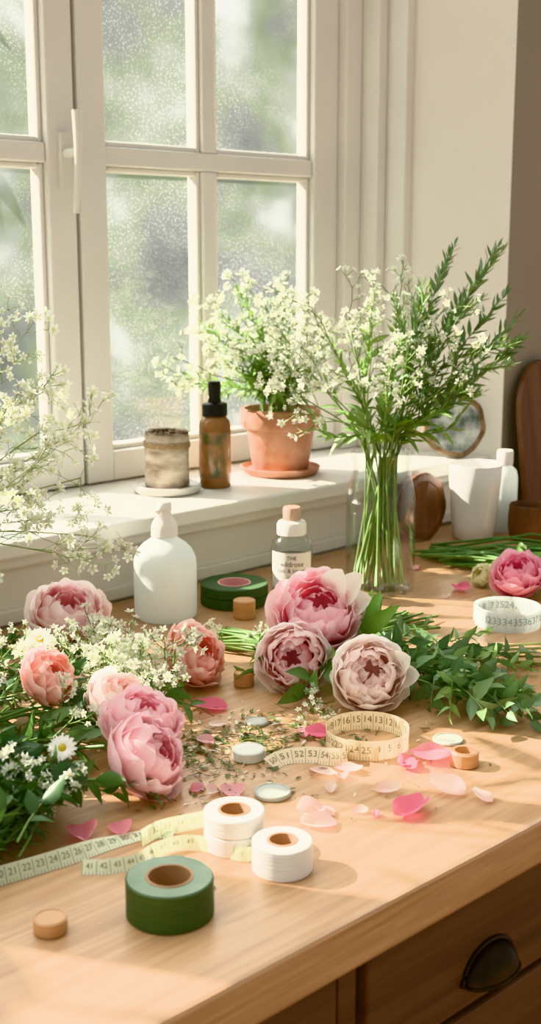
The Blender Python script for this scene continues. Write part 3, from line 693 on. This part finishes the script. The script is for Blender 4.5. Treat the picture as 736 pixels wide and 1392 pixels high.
while cnt < 150:
    px, py = R.uniform(0.36, 0.86), R.uniform(0.83, 1.30)
    if cnt > 110: px, py = R.uniform(0.48, 0.61), R.uniform(0.845, 0.96)
    if not inside(px, py): continue
    cnt += 1
    a = R.uniform(-1.5, 0.6); L = R.uniform(0.07, 0.13); d = Vector((math.cos(a), math.sin(a), 0)); hz = R.uniform(0.008, 0.055)
    p3 = Vector((px, py, TZ+R.uniform(0.006, 0.06))); p0 = p3-d*L; p0.z = TZ+0.006+hz*0.4
    mid = (p0+p3)/2; mid.z = TZ+0.01+hz
    t = cnt % 3; col = (LG, LG2, (0.10, 0.17, 0.07))[t]
    if t < 2: sprig(mb, bez(p0, p0.lerp(mid, 0.7), mid.lerp(p3, 0.4), p3, 7), R.uniform(0.026, 0.038), R.uniform(0.010, 0.015), 140, col, t0=0.1, ang=0.75, minz=MINZ)
    else: sprig(mb, bez(p0, p0.lerp(mid, 0.7), mid.lerp(p3, 0.4), p3, 7), 0.02, 0.005, 300, col, t0=0.1, ang=0.8, minz=MINZ)
for i in range(12):   # stems trailing left
    s = Vector((R.uniform(0.30, 0.42), R.uniform(0.9, 1.2), TZ+0.006+R.random()*0.02)); en = Vector((R.uniform(0.55, 0.7), R.uniform(0.93, 1.1), TZ+0.012+R.random()*0.03))
    tube(mb, [s, (s+en)/2, en], 0.002, 0.0018, 5, 0, jit((0.14, 0.24, 0.07)))
for (ex, ey) in [(0.72, 0.99), (0.78, 1.0), (0.84, 1.03), (0.86, 1.06), (0.69, 0.95), (0.63, 0.875), (0.66, 0.845), (0.83, 0.99)]:   # leaves showing between blooms
    p3 = Vector((ex, ey, TZ+0.012)); p0 = Vector((ex-0.08, ey+0.05, TZ+0.03)); sprig(mb, bez(p0, p0.lerp(p3, 0.3)+Vector((0, 0, 0.015)), p0.lerp(p3, 0.7)+Vector((0, 0, 0.01)), p3, 6), 0.030, 0.012, 110, LG2, t0=0.1, ang=0.7, minz=MINZ)
mb.build('green_foliage', [M_stem, M_leaf], fb, floorz=FZ)
mb = MB()
def gcluster(c, n, L, bs, dirr=(0.2, -0.4, 0.8), sp=0.06, dep=2):
    for i in range(n):
        o = Vector(c)+Vector((R.gauss(0, sp), R.gauss(0, sp), 0)); o.z = TZ+0.02+R.random()*0.03
        gyp(mb, o, Vector(dirr)+rv(0.45), L, dep, bs=bs, spread=0.6, zm=TZ+0.006)
gcluster((0.765, 1.085, 0), 36, 0.027, 0.0058, sp=0.032)
gcluster((0.815, 1.15, 0), 12, 0.026, 0.0058, sp=0.018)
gcluster((0.545, 0.885, 0), 8, 0.020, 0.0048, sp=0.012)
gcluster((0.70, 1.15, 0), 10, 0.03, 0.0058, sp=0.03)
gcluster((0.60, 0.98, 0), 5, 0.025, 0.005, sp=0.04)
for (c, r) in (((0.591, 0.8945, TZ+0.062), 0.012), ((0.717, 1.121, TZ+0.084), 0.013)):
    c = Vector(c); ax = Vector((-0.4, -0.5, 0.7)).normalized(); ax, a, b = frame(ax)
    for layer in range(2):
        for i in range(14):
            t = 2*pi*i/14+layer*0.2; dd = a*math.cos(t)+b*math.sin(t)+ax*(0.1+0.2*layer)
            leaf(mb, c+dd*r*0.15, dd, ax, r, r*0.36, (0.92, 0.92, 0.88), 0.15, 1, 0.9, 4)
    q = Vector((0, 0, 1)).rotation_difference(ax).to_matrix()
    lathe(mb, [(r*0.32, 0.0), (r*0.3, r*0.16), (r*0.15, r*0.25), (0.0001, r*0.27)], c.x, c.y, c.z, 14, 1, (0.75, 0.6, 0.12), rot=q)
    tube(mb, [c, c-ax*0.03-Vector((0, 0, 0.01))], 0.001, 0.001, 4, 0)
mb.build('babys_breath_and_daisies', [M_stem, M_petal], fb, floorz=FZ)

# ------------------------------------------------------------------ central peony bouquet
cb = empty('peony_bouquet', (1.02, 0.95, TZ))
for k, (c, ax, r, col, op, sd) in enumerate([
    ((1.026, 1.000, TZ+0.082), (-0.35, -0.50, 0.75), 0.049, PINK, 0.30, 11),
    ((0.966, 0.978, TZ+0.041), (-0.6, -0.5, 0.30), 0.039, (PINK[0], PALE[1]), 0.05, 12),
    ((0.984, 0.878, TZ+0.042), (-0.45, -0.6, 0.45), 0.040, PALE, 0.1, 13)]):
    mb = MB(); peony(mb, c, ax, r, col[0], col[1], sd, op)
    q = Vector(ax).normalized()     # a few loose cream guard petals
    for (t, ln) in ([(0.15, 0.8), (0.6, 0.95), (1.0, 0.75)], [], [(-0.5, 0.6), (-0.05, 0.8), (0.4, 0.7)])[k]:
        dd = (RV*math.cos(t)+Vector((0, 0, 1))*math.sin(t))
        leaf(mb, Vector(c)+dd*r*0.70-q*r*0.3, dd+q*0.3, q, r*ln, r*0.75, (0.98, 0.93, 0.83), -0.3, 0, 0.62, 8, rnd=0.6)
    mb.build('peony_%d' % (k+1), [M_petal], cb, floorz=FZ)
mb = MB()
ends = [(1.24, 0.842), (1.204, 0.975), (1.13, 0.82), (1.10, 0.80), (1.07, 0.84), (1.24, 0.91), (1.18, 0.86), (1.14, 0.90), (1.12, 0.95), (1.17, 0.93), (1.05, 0.80), (1.21, 0.82), (1.10, 0.87), (1.15, 0.79), (1.13, 1.0),
        (1.03, 0.725), (1.065, 0.72), (1.01, 0.785), (1.02, 0.745), (1.05, 0.75), (1.09, 0.75), (1.02, 0.82), (1.045, 0.715), (1.10, 0.72), (1.075, 0.70)]
for i, (ex, ey) in enumerate(ends):
    p0 = Vector((1.01+R.uniform(-0.01, 0.02), 0.94+R.uniform(-0.03, 0.03), TZ+0.02)); p3 = Vector((ex, ey, TZ+R.uniform(0.006, 0.03)))
    if i > 14: p0 = Vector((1.08+R.uniform(-0.02, 0.02), 0.85, TZ+0.02))
    m = (p0+p3)/2; m.z = TZ+R.uniform(0.03, 0.065)
    big = i % 3 != 2
    sprig(mb, bez(p0, p0.lerp(m, 0.6), m.lerp(p3, 0.5), p3, 9), 0.029 if big else 0.024, 0.0155 if big else 0.009, 90 if big else 140, (0.14, 0.225, 0.105) if big else (0.19, 0.31, 0.11), t0=0.2, ang=0.85, minz=MINZ, fat=0.65, jt=0.5)
for (ex, ey) in [(1.02, 1.09), (1.06, 1.05), (1.10, 1.04), (0.95, 1.03), (1.12, 0.97), (0.94, 0.94)]:
    p0 = Vector((1.02, 0.96, TZ+0.03)); p3 = Vector((ex, ey, TZ+0.01)); sprig(mb, bez(p0, p0+Vector((0, 0, 0.02)), p3+Vector((0, 0, 0.02)), p3, 6), 0.04, 0.018, 90, (0.15, 0.26, 0.08), t0=0.3, minz=MINZ)
for i in range(5):
    d = Vector((0.5, -0.25+0.1*i, 0.85)); leaf(mb, Vector((1.07, 0.97, TZ+0.045)), d+rv(0.15), Vector((-0.5, -0.5, 0.5)), 0.062, 0.022, jit((0.19, 0.36, 0.07)), 0.2, 1)
# bare stems, lying to the back-left and to the right
for i in range(26):
    s = Vector((1.045+R.uniform(-0.02, 0.03), 1.06+R.uniform(-0.02, 0.02), TZ+0.004+R.random()*0.014)); en = Vector((1.02+R.uniform(-0.055, 0.05), 1.185+R.uniform(-0.02, 0.025), TZ+0.003+R.random()*0.006))
    tube(mb, [s, (s+en)/2+rv(0.003)+Vector((0, 0, 0.003)), en], 0.0021, 0.0018, 6, 0, jit((0.15, 0.25, 0.07)))
for i in range(28):
    s = Vector((1.10+R.uniform(-0.02, 0.03), 1.03+R.uniform(-0.02, 0.02), TZ+0.006+R.random()*0.014)); en = Vector((1.28+R.uniform(-0.05, 0.03), 1.06+R.uniform(-0.05, 0.06), TZ+0.003+R.random()*0.006))
    tube(mb, [s, (s+en)/2+rv(0.003)+Vector((0, 0, 0.004)), en], 0.0021, 0.0018, 6, 0, jit((0.15, 0.25, 0.07)))
for i in range(12):
    s = Vector((1.12, 0.93, TZ+0.012)); en = Vector((R.uniform(1.24, 1.34), R.uniform(0.78, 0.88), TZ+0.003))
    tube(mb, [s, (s+en)/2+Vector((0, 0, 0.006)), en], 0.0015, 0.001, 5, 0, jit((0.28, 0.33, 0.12)))
mb.build('foliage_and_stems', [M_stem, M_leaf], cb, floorz=FZ)
mb = MB()
for i in range(14):
    o = Vector((1.03+R.gauss(0, 0.02), 1.075+R.gauss(0, 0.02), TZ+0.015)); gyp(mb, o, Vector((-0.3, 0, 0.5))+rv(0.4), 0.02, 2, bs=0.0045, spread=0.6, zm=TZ+0.004)
for i in range(9):
    o = Vector((0.945+R.gauss(0, 0.015), 0.92+R.gauss(0, 0.012), TZ+0.006)); gyp(mb, o, Vector((-0.4, -0.4, 0.15))+rv(0.3), 0.014, 1, bs=0.004, spread=0.6, zm=TZ+0.003)
mb.build('small_white_blossoms', [M_stem, M_petal], cb, floorz=FZ)

# ------------------------------------------------------------------ back-right stems with peony
rb = empty('peony_stem_bundle', (1.6, 1.15, TZ)); mb = MB()
for i in range(60):
    s = Vector((1.585+R.uniform(-0.06, 0.03), 1.27+R.uniform(-0.05, 0.03), TZ+0.003+R.random()*0.016)); en = Vector((1.70+R.uniform(-0.13, 0.12), 1.06+R.uniform(-0.05, 0.05), TZ+0.003+R.random()*0.024))
    tube(mb, [s, (s+en)/2+rv(0.006)+Vector((0, 0, 0.006)), en], 0.0024, 0.002, 6, 0, jit((0.13, 0.24, 0.07), 0.3))
p0 = Vector((1.50, 1.03, TZ+0.03))
for d in ((0.12, -0.08), (0.14, 0.02), (0.1, 0.08), (0.16, -0.02)):
    p3 = p0+Vector((d[0], d[1], -0.015)); sprig(mb, bez(p0, p0+Vector((0.03, 0, 0.02)), p3+Vector((0, 0, 0.02)), p3, 6), 0.045, 0.02, 100, LG3, t0=0.2, minz=MINZ)
mb.build('stems', [M_stem, M_leaf], rb, floorz=FZ)
mb = MB(); peony(mb, (1.487, 1.040, TZ+0.038), (-0.4, -0.2, 0.8), 0.037, HOT[0], HOT[1], 21, 0.4); mb.build('peony_open', [M_petal], rb, floorz=FZ)
mb = MB(); peony(mb, (1.497, 1.112, TZ+0.018), (-0.7, 0.1, 0.4), 0.0175, (0.88, 0.84, 0.55), (0.92, 0.90, 0.70), 22, 0.0); mb.build('peony_bud', [M_petal], rb, floorz=FZ)

# ------------------------------------------------------------------ scattered petals and trimmings
mb = MB()
def fpetal(x, y, s, col, rot, cup=0.6, el=1.3):
    vs = []; fs = []; cs = []; n = 8; ph = R.uniform(0, 6); tl = R.uniform(-0.5, 0.5); cup *= R.uniform(0.6, 1.3); s *= 0.92
    zs = []
    for i in range(n+1):
        t = i/n
        for j in range(n+1):
            w = -1+2*j/n; ww = s*0.5*math.sin(pi*min(1, 0.12+0.76*t**0.8))**0.8
            lx = (t-0.5)*s*el*(1-0.14*w*w+0.05*math.sin(5*w+ph)); ly = w*ww*0.92
            z = cup*s*((w*ww/s)**2*2.4+(t-0.4)**2*1.1)+0.06*s*math.sin(4*w+ph)*t+tl*ly*0.6
            vs.append([x+lx*math.cos(rot)-ly*math.sin(rot), y+lx*math.sin(rot)+ly*math.cos(rot), z]); zs.append(z)
            k = 1-0.25*(1-t); cs.append((min(0.95, col[0]*(1+0.05*t)), col[1]*k, col[2]*k))
    mz = min(zs)
    for v in vs: v[2] += TZ+0.0008-mz
    for i in range(n):
        for j in range(n): o = i*(n+1)+j; fs.append((o, o+1, o+n+2, o+n+1))
    mb.add(vs, fs, 0, cs)
PK = (0.93, 0.50, 0.60); PH = (0.90, 0.32, 0.48); PW = (0.95, 0.91, 0.84); PP = (0.93, 0.66, 0.70)
for (x, y, s, c) in [(0.858, 1.0005, 0.032, PH), (0.886, 0.862, 0.022, PH), (0.878, 0.876, 0.017, PK), (0.729, 0.820, 0.028, PP), (0.716, 0.832, 0.016, PW), (0.819, 0.677, 0.036, PH), (0.926, 0.742, 0.038, PK), (0.892, 0.743, 0.018, PH), (0.900, 0.750, 0.022, PK),
                     (0.876, 0.683, 0.032, PW), (0.888, 0.650, 0.022, PW), (0.822, 0.792, 0.026, PW), (0.845, 0.780, 0.023, PW), (0.836, 0.720, 0.022, PW), (0.750, 0.737, 0.028, PW), (0.738, 0.716, 0.027, PW), (0.785, 0.709, 0.012, PW),
                     (0.5736, 0.842, 0.032, PK), (0.604, 0.828, 0.025, PK), (0.708, 0.8465, 0.013, PK), (1.4536, 1.117, 0.030, PH), (1.41, 1.11, 0.014, PW), (1.50, 1.25, 0.024, PP), (0.80, 0.76, 0.014, PW), (0.79, 0.695, 0.009, PK), (0.79, 0.93, 0.016, PP), (0.905, 0.868, 0.012, PW), (0.83, 0.955, 0.018, PW), (0.76, 0.73, 0.019, PW), (0.828, 0.772, 0.015, PW)]:
    fpetal(x, y, s, c, R.uniform(0, 6.28))
mb.build('scattered_petals', [M_petal])
mb = MB()
def debris(cx, cy, sx, sy, n, smin, smax):
    for i in range(n):
        x = R.gauss(cx, sx); y = R.gauss(cy, sy); a = R.uniform(0, 6.28); L = R.uniform(smin, smax)
        if y < 0.60: continue
        p = Vector((x, y, TZ+0.001)); d = Vector((math.cos(a), math.sin(a), R.uniform(0, 0.25)))
        k = R.random(); col = jit((0.10, 0.14, 0.035), 0.3) if k < 0.6 else (jit((0.18, 0.14, 0.05), 0.3) if k < 0.84 else jit((0.65, 0.6, 0.45)))
        if i % 4 == 0: tube(mb, [p, p+d*L*0.6+rv(0.001), p+d*L*1.3], 0.0005, 0.0003, 3, 0, col)
        else: leaf(mb, p, d, Vector((0, 0, 1)), L, L*0.35, col, 0.0, 1, 0.8, 3, TZ+0.0006)
debris(0.800, 0.915, 0.045, 0.038, 420, 0.004, 0.013)
debris(0.85, 0.88, 0.045, 0.035, 200, 0.004, 0.015)
debris(0.73, 0.85, 0.04, 0.03, 90, 0.003, 0.01)
debris(0.85, 0.76, 0.09, 0.06, 50, 0.002, 0.007)
debris(0.95, 0.82, 0.05, 0.04, 40, 0.003, 0.009)
mb.build('scattered_leaf_trimmings', [M_stem, M_leaf], floorz=FZ)

# ------------------------------------------------------------------ branches added outside (above / left of view) to dapple the sun
mb = MB()
for i in range(24):
    xs = -1.1+1.85*i/23+R.uniform(-0.05, 0.05)
    s = Vector((xs, R.uniform(1.9, 2.15), 2.9)); en = s+Vector((R.uniform(-0.25, 0.2), R.uniform(-0.05, 0.05), -R.uniform(0.9, 1.5)))
    path = bez(s, s+Vector((0, 0, -0.3)), en+Vector((0.1, 0, 0.3)), en, 10)
    tube(mb, path, 0.005, 0.002, 5, 0)
    for j in range(2, 10):
        for k in range(2): leaf(mb, path[j], Vector((R.uniform(-1, 1), R.uniform(-0.3, 0.3), -R.uniform(0.1, 0.9))), rv(0.6)+Vector((0, -1, 0.6)), R.uniform(0.08, 0.13), R.uniform(0.020, 0.034), (0.1, 0.2, 0.05), 0.2, 0)
mb.build('sun_dapple_branches', [M_outleaf])

# ------------------------------------------------------------------ world
w = bpy.data.worlds.new('garden_daylight_room_fill'); scene.world = w; w.use_nodes = True; nt = w.node_tree; nt.nodes.clear()
out = N(nt, 'ShaderNodeOutputWorld'); bg = N(nt, 'ShaderNodeBackground'); nt.links.new(bg.outputs[0], out.inputs[0])
tc = N(nt, 'ShaderNodeTexCoord'); sp = N(nt, 'ShaderNodeSeparateXYZ'); nt.links.new(tc.outputs['Generated'], sp.inputs[0])
n1 = N(nt, 'ShaderNodeTexNoise'); n1.inputs['Scale'].default_value = 11; n1.inputs['Detail'].default_value = 3; n1.inputs['Roughness'].default_value = 0.55
nt.links.new(tc.outputs['Generated'], n1.inputs['Vector'])
# brighter, sunlit foliage higher up
el = N(nt, 'ShaderNodeMapRange'); el.inputs['From Min'].default_value = -0.15; el.inputs['From Max'].default_value = 0.2; el.inputs['To Min'].default_value = -0.03; el.inputs['To Max'].default_value = 0.045
nt.links.new(sp.outputs['Z'], el.inputs[0])
ad = N(nt, 'ShaderNodeMath', operation='ADD'); nt.links.new(n1.outputs['Fac'], ad.inputs[0]); nt.links.new(el.outputs[0], ad.inputs[1])
r1 = ramp(nt, [(0.32, (0.12, 0.135, 0.125)), (0.43, (0.19, 0.215, 0.185)), (0.51, (0.27, 0.33, 0.18)), (0.59, (0.42, 0.46, 0.36)), (0.68, (0.98, 1.0, 0.92))])
nt.links.new(ad.outputs[0], r1.inputs[0])
up = N(nt, 'ShaderNodeMapRange'); up.inputs['From Min'].default_value = 0.24; up.inputs['From Max'].default_value = 0.5; nt.links.new(sp.outputs['Z'], up.inputs[0])
mx = N(nt, 'ShaderNodeMix', data_type='RGBA'); nt.links.new(up.outputs[0], mx.inputs['Factor']); nt.links.new(r1.outputs[0], mx.inputs['A']); mx.inputs['B'].default_value = (4.8, 4.9, 4.8, 1)
iny = N(nt, 'ShaderNodeMapRange'); iny.inputs['From Min'].default_value = -0.05; iny.inputs['From Max'].default_value = 0.15; nt.links.new(sp.outputs['Y'], iny.inputs[0])
m2 = N(nt, 'ShaderNodeMix', data_type='RGBA'); nt.links.new(iny.outputs[0], m2.inputs['Factor']); m2.inputs['A'].default_value = (0.60, 0.58, 0.54, 1); nt.links.new(mx.outputs['Result'], m2.inputs['B'])  # room-side half is an even fill colour, added to brighten the interior
nt.links.new(m2.outputs['Result'], bg.inputs[0]); bg.inputs[1].default_value = 1.0
sl = bpy.data.lights.new('sun', 'SUN'); sl.energy = 26; sl.color = (1.0, 0.92, 0.79); sl.angle = math.radians(0.4)
so = bpy.data.objects.new('sun', sl); scene.collection.objects.link(so); so.location = (0, 4, 4)
so.rotation_euler = Vector((0.55, -0.95, -0.72)).to_track_quat('-Z', 'Y').to_euler()

# ------------------------------------------------------------------ camera
cd = bpy.data.cameras.new('camera'); cam = bpy.data.objects.new('camera', cd); scene.collection.objects.link(cam)
cam.location = (0, 0, 1.4); th = math.atan(356/1700); ya = math.radians(46.5)
cam.rotation_euler = Vector((math.cos(th)*math.cos(ya), math.cos(th)*math.sin(ya), -math.sin(th))).to_track_quat('-Z', 'Y').to_euler()
cd.sensor_fit = 'VERTICAL'; cd.sensor_height = 36; cd.lens = 1700*36/1392; cd.clip_start = 0.02
cd.dof.use_dof = True; cd.dof.focus_distance = 1.38; cd.dof.aperture_fstop = 7
scene.camera = cam
scene.view_settings.view_transform = 'Khronos PBR Neutral'
scene.view_settings.exposure = 0.12
